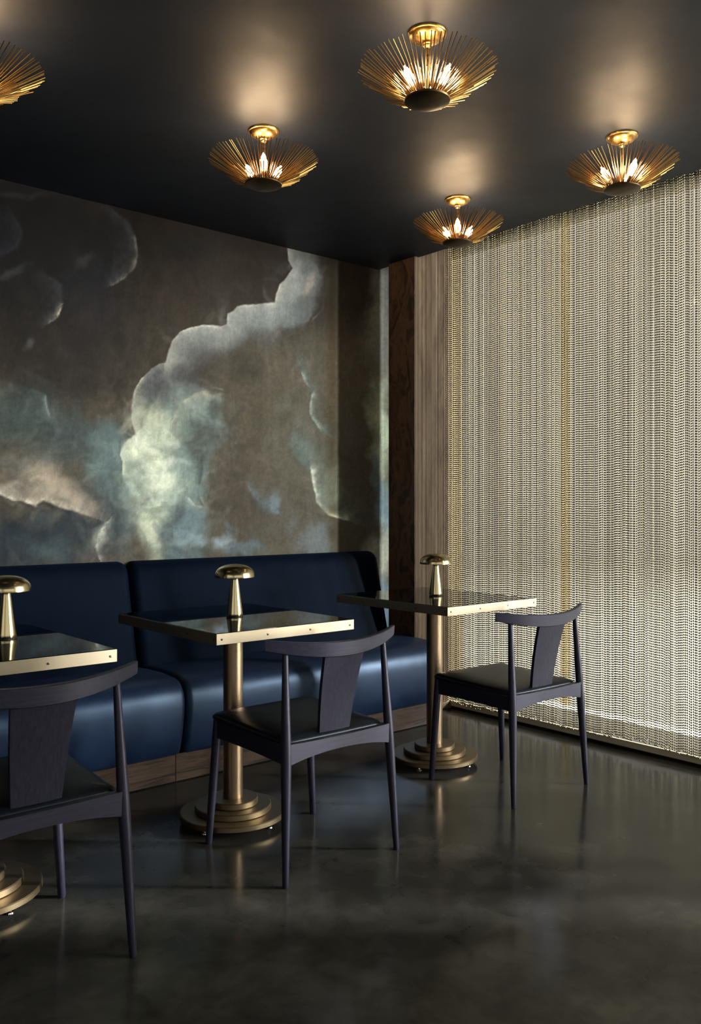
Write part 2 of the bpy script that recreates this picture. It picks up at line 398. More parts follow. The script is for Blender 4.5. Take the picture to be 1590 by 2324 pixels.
def paint(px, py):
    """colour of the mural at photo pixel positions (artwork laid out in the 780x900 zoom units)"""
    u0 = px / 0.4906; v0 = (py - 400) / 0.4906
    wx = fbm(u0, v0, 150, 1, 4, 0.5); wy = fbm(u0, v0, 150, 21, 4, 0.5)
    us = u0 + 14 * fbm(u0, v0, 70, 41, 5, 0.55); vs = v0 + 14 * fbm(u0, v0, 70, 61, 5, 0.55)
    ub = u0 + 110 * wx + 26 * fbm(u0, v0, 44, 71); vb = v0 + 110 * wy + 26 * fbm(u0, v0, 44, 81)
    n1 = fbm(u0, v0, 210, 101, 6); n2 = fbm(u0 * 1.0, v0 * 0.55, 60, 121, 5, 0.6); n3 = fbm(u0, v0, 22, 141, 4, 0.6)
    S = lambda r, g, b: np.array(lin(r, g, b)[:3])
    col = np.zeros(u0.shape + (3,))
    t = sstep(100, 1500, v0)[..., None]
    col[:] = S(52, 45, 41) * (1 - t) + S(100, 92, 80) * t  # ground painted darker upwards, the light's falloff put into the colour
    tr = sstep(850, 1250, u0)[..., None] * sstep(600, 900, v0)[..., None]
    col = col * (1 - tr) + S(106, 100, 87) * tr
    def over(c, a):
        nonlocal col
        a = np.clip(a, 0, 1)[..., None]; col = col * (1 - a) + S(*c) * a
    def blob(cu, cv, ru, rv, c, a, rot=0.0, soft=1.0, br=0.6):
        ca, sa = math.cos(rot), math.sin(rot)
        du, dv = ub - cu, vb - cv
        d = np.sqrt(((du * ca + dv * sa) / ru) ** 2 + ((-du * sa + dv * ca) / rv) ** 2) + br * (n2 + 0.5 * n3)
        over(c, a * (1 - sstep(1 - 0.75 * soft, 1 + 0.4 * soft, d)))
    def rim(poly, side, width, c, a, sharp=4, wob=1.0, grain=0.3):
        uu = u0 + (us - u0) * wob; vv = v0 + (vs - v0) * wob
        d, s = seg_dist(uu, vv, poly)
        d = d * s * side
        k = np.exp(-np.clip(d, 0, None) / (width * (1 + 1.1 * n2))) * sstep(-sharp, sharp, d)
        over(c, a * k * (1 - grain + 2 * grain * np.clip(0.5 + 1.6 * n3 + n1, 0, 1)))
    def strokes(n, box_, w0, w1, l0, l1, lo, hi, seed):
        nonlocal col
        rs = np.random.RandomState(seed)
        for i in range(n):
            cu, cv = rs.uniform(box_[0], box_[1]), rs.uniform(box_[2], box_[3]); L = rs.uniform(l0, l1); w = rs.uniform(w0, w1)
            m = np.nonzero((np.abs(u0 - cu) < L * 1.3) & (np.abs(v0 - cv) < L * 1.3))
            if len(m[0]) < 4: continue
            an = 1.1 * math.sin(cu / 130.0 + seed) + 1.3 * math.cos(cv / 150.0) + rs.normal(0, 0.5) + 1.2
            du, dv = u0[m] - cu, v0[m] - cv
            al = du * math.cos(an) + dv * math.sin(an); pp = -du * math.sin(an) + dv * math.cos(an) + rs.uniform(-0.012, 0.012) * al * al
            a = np.exp(-(pp / w) ** 4) * (1 - sstep(0.55 * L, L, np.abs(al))) * np.clip(0.45 + 0.8 * vnoise(pp * 0.30 + 90, al * 0.02 + 50, 900 + i % 7), 0, 1) * rs.uniform(0.25, 0.8)
            src = col[m].mean(axis=0) * 0.45 + col[m] * 0.55
            f = rs.uniform(lo, hi); tint = np.array((1 + rs.normal(0, 0.025), 1.0, 1 + rs.normal(0, 0.03)))
            col[m] = col[m] * (1 - a[:, None]) + src * f * tint * a[:, None]
    feather = np.clip(0.5 + 2.2 * fbm(u0, v0, 95, 171, 4), 0, 1)            # where an edge is crisp and where it is dragged out
    # upper left: dark navy masses with faint lit rims
    blob(160, 300, 520, 420, (25, 27, 34), 0.85)
    blob(250, 760, 420, 330, (40, 36, 37), 0.7)
    blob(430, 470, 150, 150, (40, 41, 48), 0.7)
    blob(850, 330, 160, 80, (44, 48, 55), 0.5)
    blob(430, 620, 110, 100, (54, 50, 54), 0.6)
    blob(330, 880, 240, 150, (60, 54, 52), 0.55)
    A1 = [(540, 170), (592, 215), (625, 290), (634, 360), (618, 425), (575, 475), (520, 505)]
    rim(A1, 1, 34, (72, 78, 90), 0.8, 12, 0.8); rim(A1[2:], 1, 7, (150, 146, 136), 0.75, 5, 0.9, 0.8)
    A2 = [(240, 470), (284, 500), (292, 590), (270, 650), (225, 680)]
    rim(A2, 1, 30, (78, 79, 86), 0.7, 12, 0.9); rim([(290, 600), (268, 652), (240, 670)], 1, 7, (190, 182, 168), 0.8, 4, 0.8, 0.8)
    A3 = [(70, 190), (104, 260), (78, 330), (0, 372)]
    rim(A3, 1, 28, (66, 70, 82), 0.7, 12, 0.9)
    rim([(528, 570), (528, 640), (490, 695)], 1, 50, (66, 62, 66), 0.5, 20)
    blob(60, 455, 90, 24, (72, 76, 80), 0.6, -0.25); blob(400, 390, 40, 26, (84, 84, 86), 0.4)
    blob(130, 760, 22, 46, (104, 104, 106), 0.55, 0.4); blob(110, 85, 140, 24, (58, 62, 70), 0.6); blob(300, 820, 46, 40, (70, 66, 66), 0.5)
    # left middle: teal greys and the peach cloud over a dark blue bank
    blob(80, 1110, 260, 130, (78, 92, 92), 0.85)
    blob(330, 1230, 170, 120, (80, 92, 96), 0.75)
    blob(520, 1250, 110, 120, (108, 126, 128), 0.85, -0.5)
    blob(500, 1400, 90, 190, (112, 130, 132), 0.9)
    rim([(150, 985), (210, 1005), (226, 1090), (280, 1142), (350, 1150)], 1, 60, (82, 95, 95), 0.75, 7, 0.6)
    rim([(212, 1020), (216, 1060), (228, 1100)], 1, 7, (160, 170, 168), 0.7, 4, 0.5)
    blob(590, 1540, 80, 210, (118, 134, 134), 0.85)
    blob(100, 1690, 460, 140, (58, 68, 78), 0.95)
    blob(420, 1580, 170, 190, (66, 76, 84), 0.85)
    blob(150, 1320, 150, 60, (112, 118, 116), 0.7)
    blob(230, 1410, 150, 90, (166, 154, 138), 0.95, 0.5)
    blob(340, 1500, 110, 50, (164, 150, 134), 0.85, 0.6)
    blob(70, 1440, 110, 40, (140, 138, 130), 0.7)
    PE = [(-40, 1455), (20, 1482), (60, 1500), (110, 1504), (160, 1524), (200, 1505), (290, 1530), (400, 1570)]
    rim(PE, -1, 34, (186, 176, 160), 0.8, 9, 1.2, 0.7); rim(PE[:5], -1, 9, (226, 220, 206), 0.9, 5, 1.4, 0.8)
    rim(PE, 1, 34, (38, 45, 54), 0.7, 9, 1.2)
    blob(470, 1650, 40, 90, (150, 154, 148), 0.85, 0.3)
    rim([(495, 1600), (450, 1660), (440, 1710), (462, 1760)], -1, 14, (206, 206, 194), 0.8, 7, 1.6, 0.8)
    blob(230, 1730, 90, 46, (90, 106, 112), 0.6); blob(200, 1590, 80, 30, (84, 95, 104), 0.5); blob(380, 1650, 26, 80, (92, 104, 108), 0.5, -0.4)
    # the clouds roll on beyond the left of the picture
    blob(-330, 420, 330, 380, (30, 32, 39), 0.85); blob(-760, 700, 380, 300, (46, 44, 48), 0.8)
    rim([(-220, 120), (-150, 240), (-150, 380), (-230, 470)], 1, 40, (74, 80, 90), 0.7, 12, 0.9)
    blob(-260, 1180, 260, 160, (84, 97, 98), 0.8); blob(-620, 1300, 260, 260, (116, 128, 130), 0.85); blob(-560, 1180, 120, 90, (168, 172, 158), 0.8)
    rim([(-520, 960), (-640, 990), (-740, 1080), (-800, 1230), (-780, 1420), (-860, 1600)], -1, 60, (150, 158, 154), 0.8, 8, 1.0)
    blob(-300, 1480, 200, 70, (150, 142, 130), 0.8, 0.2); blob(-420, 1720, 420, 150, (60, 70, 80), 0.9); blob(-1100, 1300, 300, 400, (92, 86, 78), 0.6)
    # the big pale cloud
    E1 = [(1322, 320), (1330, 390), (1352, 428), (1318, 470), (1290, 500), (1272, 545), (1266, 582), (1220, 584), (1180, 592), (1130, 592), (1090, 602), (1076, 622),
          (1050, 634), (1046, 684), (1020, 692), (985, 686), (930, 684), (880, 696), (830, 722), (795, 762), (775, 810), (766, 862), (735, 868), (695, 890),
          (650, 935), (615, 1000), (598, 1070), (604, 1130), (622, 1190), (585, 1215), (558, 1245), (550, 1290), (566, 1320), (562, 1370), (572, 1450),
          (576, 1530), (585, 1600), (615, 1680), (660, 1745), (664, 1840)]
    E2 = [(1010, 1840), (965, 1720), (985, 1600), (955, 1500), (985, 1380), (1000, 1290), (1045, 1230), (1078, 1190), (1050, 1110), (1042, 1010),
          (1035, 985), (950, 965), (930, 915), (990, 872), (1080, 845), (1160, 803), (1230, 832), (1300, 800), (1330, 745), (1420, 700), (1500, 610), (1495, 370), (1480, 320)]
    ins = inside(us, vs, E1 + E2)
    dl, _ = seg_dist(us, vs, E1); dr, _ = seg_dist(ub * 0.6 + us * 0.4, vb * 0.6 + vs * 0.4, E2)
    lowleft = sstep(1380, 1520, v0)
    wl = 5 + 14 * feather ** 2 + 70 * lowleft; wr = 14 + 70 * feather
    mask = np.where(ins, sstep(-1, 1, dl / wl * 2 - 1) * sstep(-1, 1, dr / wr * 2 - 1), 0)
    top = sstep(1080, 860, v0)
    base = S(150, 154, 152) * top[..., None] + S(112, 126, 126) * (1 - top[..., None])
    keep = col.copy()
    col = np.zeros_like(col) + base
    # from the lit rim into the grey belly
    depth = np.clip(dl / 170.0, 0, 1) * top
    belly = S(84, 82, 84)
    col = col * (1 - 0.85 * sstep(0.08, 0.9, depth)[..., None]) + belly * (0.85 * sstep(0.08, 0.9, depth))[..., None]
    blob(1200, 680, 130, 70, (134, 142, 142), 0.75); blob(1330, 640, 100, 80, (122, 130, 132), 0.7)
    blob(1400, 520, 70, 110, (112, 118, 120), 0.7); blob(1415, 500, 34, 60, (156, 146, 134), 0.7, 0.3); blob(1350, 520, 40, 60, (150, 156, 154), 0.7)
    blob(1460, 620, 60, 90, (104, 110, 110), 0.6); blob(1400, 390, 80, 50, (92, 98, 100), 0.7)
    blob(840, 790, 60, 60, (120, 122, 124), 0.7); blob(960, 760, 110, 50, (128, 132, 132), 0.6)
    blob(730, 980, 100, 80, (94, 92, 98), 0.9); blob(860, 920, 140, 45, (88, 86, 88), 0.8)
    blob(640, 1040, 30, 60, (150, 146, 138), 0.6)
    blob(700, 1130, 110, 70, (186, 190, 166), 0.9)
    blob(640, 1260, 85, 85, (230, 236, 212), 0.95)
    blob(750, 1210, 110, 90, (192, 202, 184), 0.85)
    rim([(800, 1110), (835, 1050), (900, 1008), (980, 985), (1045, 992)], 1, 20, (196, 188, 164), 0.9, 12, 1.2)
    blob(880, 1080, 90, 60, (150, 162, 154), 0.8); blob(1000, 1060, 40, 50, (88, 92, 86), 0.8); blob(1020, 1140, 40, 50, (140, 154, 148), 0.7)
    blob(960, 1210, 100, 80, (94, 98, 92), 0.8); blob(860, 1180, 60, 50, (122, 138, 132), 0.7)
    blob(720, 1310, 40, 36, (222, 228, 204), 0.9); blob(740, 1400, 95, 115, (220, 228, 208), 0.95)
    blob(620, 1440, 50, 110, (176, 190, 176), 0.8); blob(860, 1380, 60, 110, (150, 166, 160), 0.8)
    blob(930, 1300, 40, 90, (96, 102, 98), 0.7); blob(930, 1440, 40, 90, (118, 134, 132), 0.7)
    blob(760, 1520, 120, 40, (150, 166, 160), 0.8); blob(840, 1600, 120, 60, (118, 136, 144), 0.9); blob(800, 1560, 30, 60, (80, 92, 94), 0.7)
    blob(690, 1600, 70, 135, (212, 218, 196), 0.92); blob(640, 1640, 24, 120, (140, 154, 152), 0.7, -0.3)
    blob(890, 1680, 100, 36, (150, 166, 174), 0.85); blob(810, 1740, 80, 46, (92, 108, 114), 0.8); blob(710, 1770, 50, 60, (190, 190, 164), 0.85)
    rim([(936, 1320), (938, 1370), (925, 1420)], 1, 10, (70, 82, 82), 0.8, 5, 1.2); rim([(875, 1490), (905, 1525), (945, 1528), (930, 1500)], 1, 8, (214, 222, 216), 0.7, 4, 0.8)
    rim([(705, 1530), (760, 1526), (808, 1524)], 1, 7, (96, 106, 102), 0.7, 4, 0.8); rim([(800, 1540), (795, 1600), (800, 1660)], 1, 12, (86, 98, 100), 0.6, 6, 1.4)
    rim(E1[:22], -1, 26, (158, 160, 156), 0.75, 7, 1.0, 0.5); rim(E1[4:20], -1, 6, (216, 214, 204), 0.95, 5, 1.0, 0.7)
    rim(E1[24:30], -1, 9, (220, 214, 196), 0.95, 5, 1.0, 0.4); rim(E1[28:34], -1, 18, (226, 230, 208), 0.9, 5, 1.0, 0.5)
    rim([(590, 1600), (620, 1680), (662, 1745), (668, 1800)], -1, 14, (214, 218, 196), 0.8, 8, 1.0)
    cl = col
    col = keep * (1 - mask[..., None]) + cl * mask[..., None]
    # brown hollow on the right with blue touches
    blob(1130, 880, 110, 46, (72, 64, 58), 0.7); blob(1220, 1080, 150, 180, (104, 97, 82), 0.6); blob(1330, 760, 60, 44, (84, 78, 70), 0.6)
    blob(1100, 1480, 100, 240, (98, 88, 79), 0.6); blob(1300, 1300, 60, 120, (116, 116, 102), 0.4); blob(1300, 1060, 26, 50, (128, 134, 124), 0.4)
    B1 = [(1368, 850), (1390, 920), (1425, 970), (1442, 1010), (1432, 1050), (1434, 1100), (1468, 1160), (1530, 1200)]
    rim(B1, -1, 26, (108, 126, 126), 0.8, 9, 1.8, 0.7); rim(B1[1:3], -1, 6, (176, 190, 188), 0.8, 5, 1.8, 0.9); rim(B1[3:7], -1, 9, (186, 206, 196), 0.9, 5, 1.2, 0.6)
    B2 = [(1350, 1215), (1350, 1270), (1380, 1320), (1435, 1365), (1445, 1430), (1465, 1510), (1515, 1565), (1590, 1590)]
    rim(B2, -1, 60, (108, 124, 120), 0.85, 9, 1.2, 0.5); blob(1400, 1270, 50, 50, (120, 136, 130), 0.6)
    blob(1510, 1440, 60, 110, (140, 152, 142), 0.75); rim(B2[3:], -1, 13, (228, 230, 210), 0.95, 5, 0.9, 0.6)
    rim([(1148, 1450), (1170, 1490), (1215, 1530), (1275, 1562)], -1, 18, (124, 144, 156), 0.75, 9, 1.6, 0.7)
    blob(1262, 1495, 24, 46, (134, 148, 158), 0.8); blob(1230, 1500, 44, 40, (110, 126, 136), 0.6)
    blob(1110, 1740, 130, 30, (116, 134, 146), 0.8, 0.1); blob(1010, 1690, 60, 36, (150, 166, 176), 0.75); blob(1050, 1640, 26, 44, (118, 134, 144), 0.6, -0.5)
    blob(1440, 1690, 70, 80, (124, 134, 140), 0.75); blob(1510, 1690, 46, 90, (134, 146, 152), 0.65, 0.4); blob(1360, 1600, 22, 40, (112, 122, 126), 0.5)
    # beyond the shadow, by the window: pale greens over blue
    blob(1755, 700, 70, 330, (128, 130, 124), 0.85)
    blob(1760, 1180, 60, 260, (176, 188, 164), 0.9); blob(1735, 1380, 24, 140, (104, 132, 146), 0.8); blob(1770, 1560, 60, 130, (132, 156, 166), 0.9)
    blob(1770, 1760, 70, 160, (180, 184, 170), 0.9); blob(1760, 2000, 80, 120, (122, 156, 178), 0.9)
    strokes(240, (-60, 560, 950, 1850), 8, 26, 30, 95, 0.72, 1.34, 3)
    strokes(300, (560, 1120, 1000, 1850), 7, 22, 26, 90, 0.66, 1.32, 4)
    strokes(110, (1040, 1560, 820, 1850), 9, 28, 36, 110, 0.88, 1.16, 5)
    strokes(170, (600, 1520, 340, 1000), 8, 22, 28, 80, 0.80, 1.22, 6)
    strokes(120, (-60, 700, 60, 1000), 10, 28, 40, 120, 0.80, 1.22, 7)
    dry = np.clip(3.2 * (fbm(u0, v0, 9, 211, 3, 0.7) + 0.6 * n2), -0.5, 0.5)               # dry-brush speckle
    col *= (1 + 0.13 * dry + 0.12 * n2)[..., None]
    lum = (col @ np.array((0.2126, 0.7152, 0.0722)))[..., None]
    col = lum + 0.80 * (col - lum)
    return np.clip(1.02 * col ** 1.34, 0.0015, 0.9)

def mural():
    X0, X1, Z0, Z1, st = 0.5, 3.94, 0.40, POCKET - 0.002, 0.0055
    nx = int((X1 - X0) / st) + 1; nz = int((Z1 - Z0) / st) + 1
    xs = np.linspace(X0, X1, nx); zs = np.linspace(Z0, Z1, nz)
    XX, ZZ = np.meshgrid(xs, zs)
    px, py = px_of(XX, WALL_Y, ZZ)
    col = paint(px, py)
    me = bpy.data.meshes.new('mural')
    verts = np.stack([XX, np.full_like(XX, WALL_Y - 0.002), ZZ], -1).reshape(-1, 3)
    idx = np.arange(nx * nz).reshape(nz, nx)
    q = np.stack([idx[:-1, :-1], idx[:-1, 1:], idx[1:, 1:], idx[1:, :-1]], -1).reshape(-1, 4)
    me.vertices.add(len(verts)); me.vertices.foreach_set('co', verts.ravel())
    me.loops.add(q.size); me.loops.foreach_set('vertex_index', q.ravel())
    me.polygons.add(len(q)); me.polygons.foreach_set('loop_start', np.arange(len(q)) * 4)
    me.update(calc_edges=True)
    at = me.color_attributes.new('paint', 'FLOAT_COLOR', 'POINT')
    rgba = np.ones((nx * nz, 4), np.float32); rgba[:, :3] = col.reshape(-1, 3)
    at.data.foreach_set('color', rgba.ravel())
    o = link('mural', me, M['mural'], wall_back)
    tag(o, 'hand painted mural of pale storm clouds on brown')
mural()

# --- wooden corner post: dark walnut face towards the room, pale walnut return
post = thing('trim_1', 'tall walnut corner panels between the mural and the bead curtain', None, (0, 0, 0))
tag(post, kind='structure')
box('dark_panel', (3.420, 3.476, 0.0), (3.440, 3.690, POCKET), M['walnut_dark'], post, 0.001)
tag(box('pale_panel', (3.423, 3.474, 0.0), (3.718, 3.498, POCKET), M['walnut_pale'], post, 0.001), 'pale walnut side panel')

# --- window wall: sill, frame, panes, sheer shade
win = thing('window_1', 'full height window behind the bead curtain', None, (0, 0, 0)); tag(win, kind='structure')
WY0, WY1 = -2.4, 3.80
box('toe_strip', (3.735, WY0, 0.0), (3.96, WY1, 0.012), M['toe'], win)
box('sill', (3.712, WY0, 0.012), (3.728, WY1, 0.043), M['sill'], win, 0.002)
box('sill_board', (3.728, WY0, 0.012), (4.04, WY1, 0.041), M['sillstone'], win)
for y in (0.30, -0.16):
    box('mullion', (3.895, y + 0.008, 0.041), (3.915, y + 0.062, POCKET), M['walnut_pale'], win, 0.002)
box('head_frame', (4.00, WY0, POCKET - 0.06), (4.06, WY1, POCKET), M['walnut_pale'], win, 0.002)
for y0, y1 in ((2.079, 3.80), (0.36, 2.077), (-1.36, 0.358), (-2.4, -1.362)):
    box('pane', (4.025, y0, 0.041), (4.031, y1, POCKET - 0.06), M['pane'], win)
structure('wall_right', (3.95, -3.4, 0.0), (4.15, -2.4, POCKET), M['plaster'], 'dark pier at the near end of the window wall')

def sheer(y0, y1, label, mat='sheer', seam=True):
    n = 90; vs = []; fs = []
    zs = (0.098, 0.5, 1.2, 2.0, POCKET - 0.01)
    for i in range(n + 1):
        y = y0 + (y1 - y0) * i / n
        x = 3.935 + 0.007 * math.sin(y * 31) + 0.005 * math.sin(y * 73 + 1)
        for z in zs: vs.append((x, y, z))
    m = len(zs)
    for i in range(n):
        for k in range(m - 1):
            a = i * m + k; fs.append((a, a + 1, a + m + 1, a + m))
    o = me_obj('sheer_shade', vs, fs, M[mat], None, True)
    tag(o, label, 'window shade')
    for a, b in (((2.79, 2.855), (3.575, 3.79)) if seam else ()): tag(box('seam_tape', (3.918, a, 0.092), (3.9185, b, POCKET - 0.02), M['tape'], o), 'tan seam tape')
sheer(-0.13, 3.79, 'cream sheer shade hanging behind the bead curtain, stopping above the sill')

sheer(-2.39, -0.14, 'unseen denser cream shade added for soft fill light at the near end of the window wall', 'fill_shade', False)  # added out of view to glow softly onto the chairs and floor

# --- outside
structure('ground', (4.15, -14, -0.20), (24, 12, -0.10), M['paving'], 'pale paving outside the window')

# ------------------------------------------------------------------ bead curtain
def bead_curtain():
    pitch, r, n = 0.0117, 0.0040, 238
    ico = bmesh.new(); bmesh.ops.create_icosphere(ico, subdivisions=2, radius=r)
    bv = np.array([v.co[:] for v in ico.verts]); bf = [[v.index for v in f.verts] for f in ico.faces]; ico.free()
    vs = []; fs = []
    for i in range(n):
        k = len(vs); vs.extend((bv + np.array((0, 0, i * pitch))).tolist()); fs.extend([[a + k for a in f] for f in bf])
    L = (n - 1) * pitch; k = len(vs); w = 0.0007
    vs += [(w, 0, 0), (-w, w, 0), (-w, -w, 0), (w, 0, L), (-w, w, L), (-w, -w, L)]; fs += [[k, k+1, k+4, k+3], [k+1, k+2, k+5, k+4], [k+2, k, k+3, k+5]]
    me = bpy.data.meshes.new('bead_strand'); me.from_pydata(vs, [], fs); me.update()
    me.polygons.foreach_set('use_smooth', [True] * len(me.polygons)); me.materials.append(M['bead'].m)
    strand = bpy.data.objects.new('bead_strand_source', me)          # used only through the node instance below, not linked to the scene
    pts = []; rots = []
    y = 3.79; i = 0
    drift = 0.0
    while y > 0.25:
        y -= 0.0084 + NR.normal(0, 0.0003)
        drift = 0.90 * drift + NR.normal(0, 0.0017)                     # neighbouring strands hang at nearly the same height
        if 3.470 < y < 3.505: continue
        fold = 0.006 * math.sin(y * 11) + 0.002 * math.sin(y * 29 + 2)
        rag = 0.0117 * NR.choice([0, 0, 0, 0, 1, 1, 2])
        pts.append((3.688 + fold + NR.uniform(-0.002, 0.002), y, 0.050 + 0.010 * math.sin(y * 9) + drift + rag))
        rots.append((NR.normal(0, 0.0004), NR.normal(0, 0.0005), NR.uniform(0, 6.28)))
    pm = bpy.data.meshes.new('bead_curtain'); pm.from_pydata(pts, [], []); pm.update()
    at = pm.attributes.new('turn', 'FLOAT_VECTOR', 'POINT'); at.data.foreach_set('vector', np.array(rots, np.float32).ravel())
    o = bpy.data.objects.new('bead_curtain', pm); C.objects.link(o)
    pm.materials.append(M['bead'].m)
    tag(o, 'floor to ceiling curtain of brass bead strands in front of the window', 'bead curtain', None, 'stuff')
    ng = bpy.data.node_groups.new('hang_strands', 'GeometryNodeTree')
    ng.interface.new_socket('Geometry', in_out='INPUT', socket_type='NodeSocketGeometry')
    ng.interface.new_socket('Geometry', in_out='OUTPUT', socket_type='NodeSocketGeometry')
    gi = ng.nodes.new('NodeGroupInput'); go = ng.nodes.new('NodeGroupOutput')
    io = ng.nodes.new('GeometryNodeInstanceOnPoints'); oi = ng.nodes.new('GeometryNodeObjectInfo')
    oi.inputs['Object'].default_value = strand
    na = ng.nodes.new('GeometryNodeInputNamedAttribute'); na.data_type = 'FLOAT_VECTOR'; na.inputs['Name'].default_value = 'turn'
    er = ng.nodes.new('FunctionNodeEulerToRotation')
    ng.links.new(na.outputs['Attribute'], er.inputs[0]); ng.links.new(er.outputs[0], io.inputs['Rotation'])
    ng.links.new(gi.outputs[0], io.inputs['Points']); ng.links.new(oi.outputs['Geometry'], io.inputs['Instance'])
    ng.links.new(io.outputs['Instances'], go.inputs[0])
    md = o.modifiers.new('hang_strands', 'NODES'); md.node_group = ng
bead_curtain()

# ------------------------------------------------------------------ banquette
SEAT = [(3.75, 0.122), (3.262, 0.122), (3.250, 0.140), (3.232, 0.20), (3.219, 0.27), (3.212, 0.33), (3.213, 0.365), (3.221, 0.395), (3.238, 0.421),
        (3.262, 0.437), (3.30, 0.446), (3.40, 0.451), (3.52, 0.449), (3.66, 0.440), (3.75, 0.430)]
BACK = [(3.807, 0.38), (3.628, 0.38), (3.632, 0.44), (3.652, 0.52), (3.676, 0.62), (3.700, 0.72), (3.718, 0.80), (3.727, 0.845), (3.737, 0.877),
        (3.753, 0.899), (3.775, 0.911), (3.795, 0.914), (3.807, 0.913)]
def banquette(x0, x1, label):
    t = thing('banquette', label, 'bench', (x0, 3.28, 0), 0, 'navy banquette sections')
    mv = lambda prof: [(y - 3.28, z) for y, z in prof]
    L = x1 - x0 - 0.002
    link('seat_cushion', cushion_mesh('seat_cushion', mv(SEAT), 0, L, 0.030), M['hide'], t)
    link('backrest', cushion_mesh('backrest', mv(BACK), 0, L, 0.046), M['velvet'], t)
    off = -0.018
    box('plinth', (off, 0.0, 0.004), (L + off - 0.0005, 0.03, 0.120), M['walnut_plinth'], t, 0.0012)
    box('carcass', (0.03, 0.04, 0.0), (L - 0.03, 0.40, 0.119), M['toe'], t)
    return t
banquette(0.27, 1.83, 'navy banquette section at the left, behind the two nearer tables')
banquette(1.83, 3.392, 'navy banquette section at the right, ending at the walnut corner panels')

# ------------------------------------------------------------------ tables
TW, TD, TH, TT = 0.579, 0.710, 0.76, 0.037
def table_meshes():
    d = {}
    d['top'] = box_mesh('glass_top', (-TW/2 + 0.003, -TD/2 + 0.003, TH - 0.010), (TW/2 - 0.003, TD/2 - 0.003, TH + 0.0005), 0.0012, 2)
    d['core'] = box_mesh('core_board', (-TW/2 + 0.003, -TD/2 + 0.003, TH - TT + 0.002), (TW/2 - 0.003, TD/2 - 0.003, TH - 0.0102))
    d['bx'] = box_mesh('edge_band', (-TW/2, -0.0015, TH - TT), (TW/2, 0.0015, TH - 0.0012), 0.0007, 2)
    d['by'] = box_mesh('edge_band', (-0.0015, -TD/2, TH - TT), (0.0015, TD/2, TH - 0.0012), 0.0007, 2)
    d['screw'] = lathe_mesh('screw', [(0, 0.0014), (0.0013, 0.0014), (0.0014, 0.0004), (0.0019, 0.0004), (0.0022, 0.0016), (0.0037, 0.0013), (0.0038, 0.0)], 14, True)
    d['col'] = lathe_mesh('column', [(0.0362, 0.086), (0.0362, TH - TT - 0.012), (0.0, TH - TT - 0.012)], 48)
    d['plate'] = lathe_mesh('mount_plate', [(0, TH - TT - 0.012), (0.11, TH - TT - 0.012), (0.11, TH - TT + 0.001), (0, TH - TT + 0.001)], 32)
    def disc(r, z0, z1): return lathe_mesh('base_disc', [(0, z0), (r - 0.002, z0), (r, z0 + 0.002), (r, z1 - 0.003), (r - 0.003, z1), (0, z1)], 72)
    d['d0'] = disc(0.196, 0.022, 0.042); d['d1'] = disc(0.1415, 0.0422, 0.065); d['d2'] = disc(0.092, 0.0652, 0.088)
    d['foot'] = lathe_mesh('levelling_foot', [(0, 0), (0.010, 0), (0.0115, 0.002), (0.010, 0.006), (0.005, 0.008), (0.004, 0.0225)], 16)
    return d
TM = table_meshes()
def table(x, y, rz, label):
    t = thing('pedestal_table', label, 'table', (x, y, 0), rz, 'brass edged pedestal tables')
    tag(link('glass_top', TM['top'], M['glass_top'], t), 'glossy black glass surface')
    link('core_board', TM['core'], M['core'], t)
    for s in (-1, 1):
        b = link('edge_band', TM['bx'], M['brass_band'], t, (0, s * (TD/2 + 0.0015 - 0.003), 0))
        for i in range(4):
            sc = link('screw', TM['screw'], M['screw'], b, (-TW/2 + 0.020 + i * (TW - 0.04) / 3, s * 0.0013, TH - TT/2 - 0.001)); sc.rotation_euler = (R(90) * -s, 0, 0)
        b = link('edge_band', TM['by'], M['brass_band'], t, (s * (TW/2 + 0.0015 - 0.003), 0, 0))
        for i in range(5):
            sc = link('screw', TM['screw'], M['screw'], b, (s * 0.0013, -TD/2 + 0.016 + i * (TD - 0.032) / 4, TH - TT/2 - 0.001)); sc.rotation_euler = (0, R(90) * s, 0)
    link('column', TM['col'], M['bronze_tube'], t); link('mount_plate', TM['plate'], M['screw'], t)
    for k in ('d0', 'd1', 'd2'): link('base_disc', TM[k], M['cast'], t)
    for a in range(4):
        an = R(20 + 90 * a); link('levelling_foot', TM['foot'], M['chrome'], t, (0.165 * math.cos(an), 0.165 * math.sin(an), 0))
    return t
table(0.806, 2.680, 0, 'brass edged glass table cut off by the left of the picture')
table(1.756, 2.747, 0, 'brass edged glass pedestal table in the middle of the row')
table(2.867, 2.784, 0, 'brass edged glass pedestal table beside the bead curtain')

# ------------------------------------------------------------------ mushroom lamps
LM_STEM = lathe_mesh('stem', [(0, 0.0025), (0.0305, 0.0025), (0.0313, 0.004)] + [(0.0313 - 0.0185 * i / 14, 0.004 + 0.1435 * i / 14) for i in range(1, 15)] + [ (0.0118, 0.1485), (0, 0.1485)], 64)
LM_FOOT = lathe_mesh('foot_ring', [(0, 0), (0.029, 0), (0.0295, 0.0024), (0, 0.0024)], 48)
capo = [(0.0735 * math.sin(a) ** 0.92, 0.1490 + 0.0455 * math.cos(a) ** 0.80) for a in [math.pi / 2 * i / 22 for i in range(22)]] + [(0.0735, 0.1490), (0.0733, 0.1465)]
LM_CAP = lathe_mesh('cap', capo + [(0.0722, 0.1462)] + [(r * 0.975, z - 0.0022) for r, z in capo[::-1][1:-1]] + [(0, 0.192)], 72)
LM_DIFF = lathe_mesh('diffuser', [(0.0105, 0.1486), (0.055, 0.152), (0.062, 0.156), (0.0, 0.160)], 32)
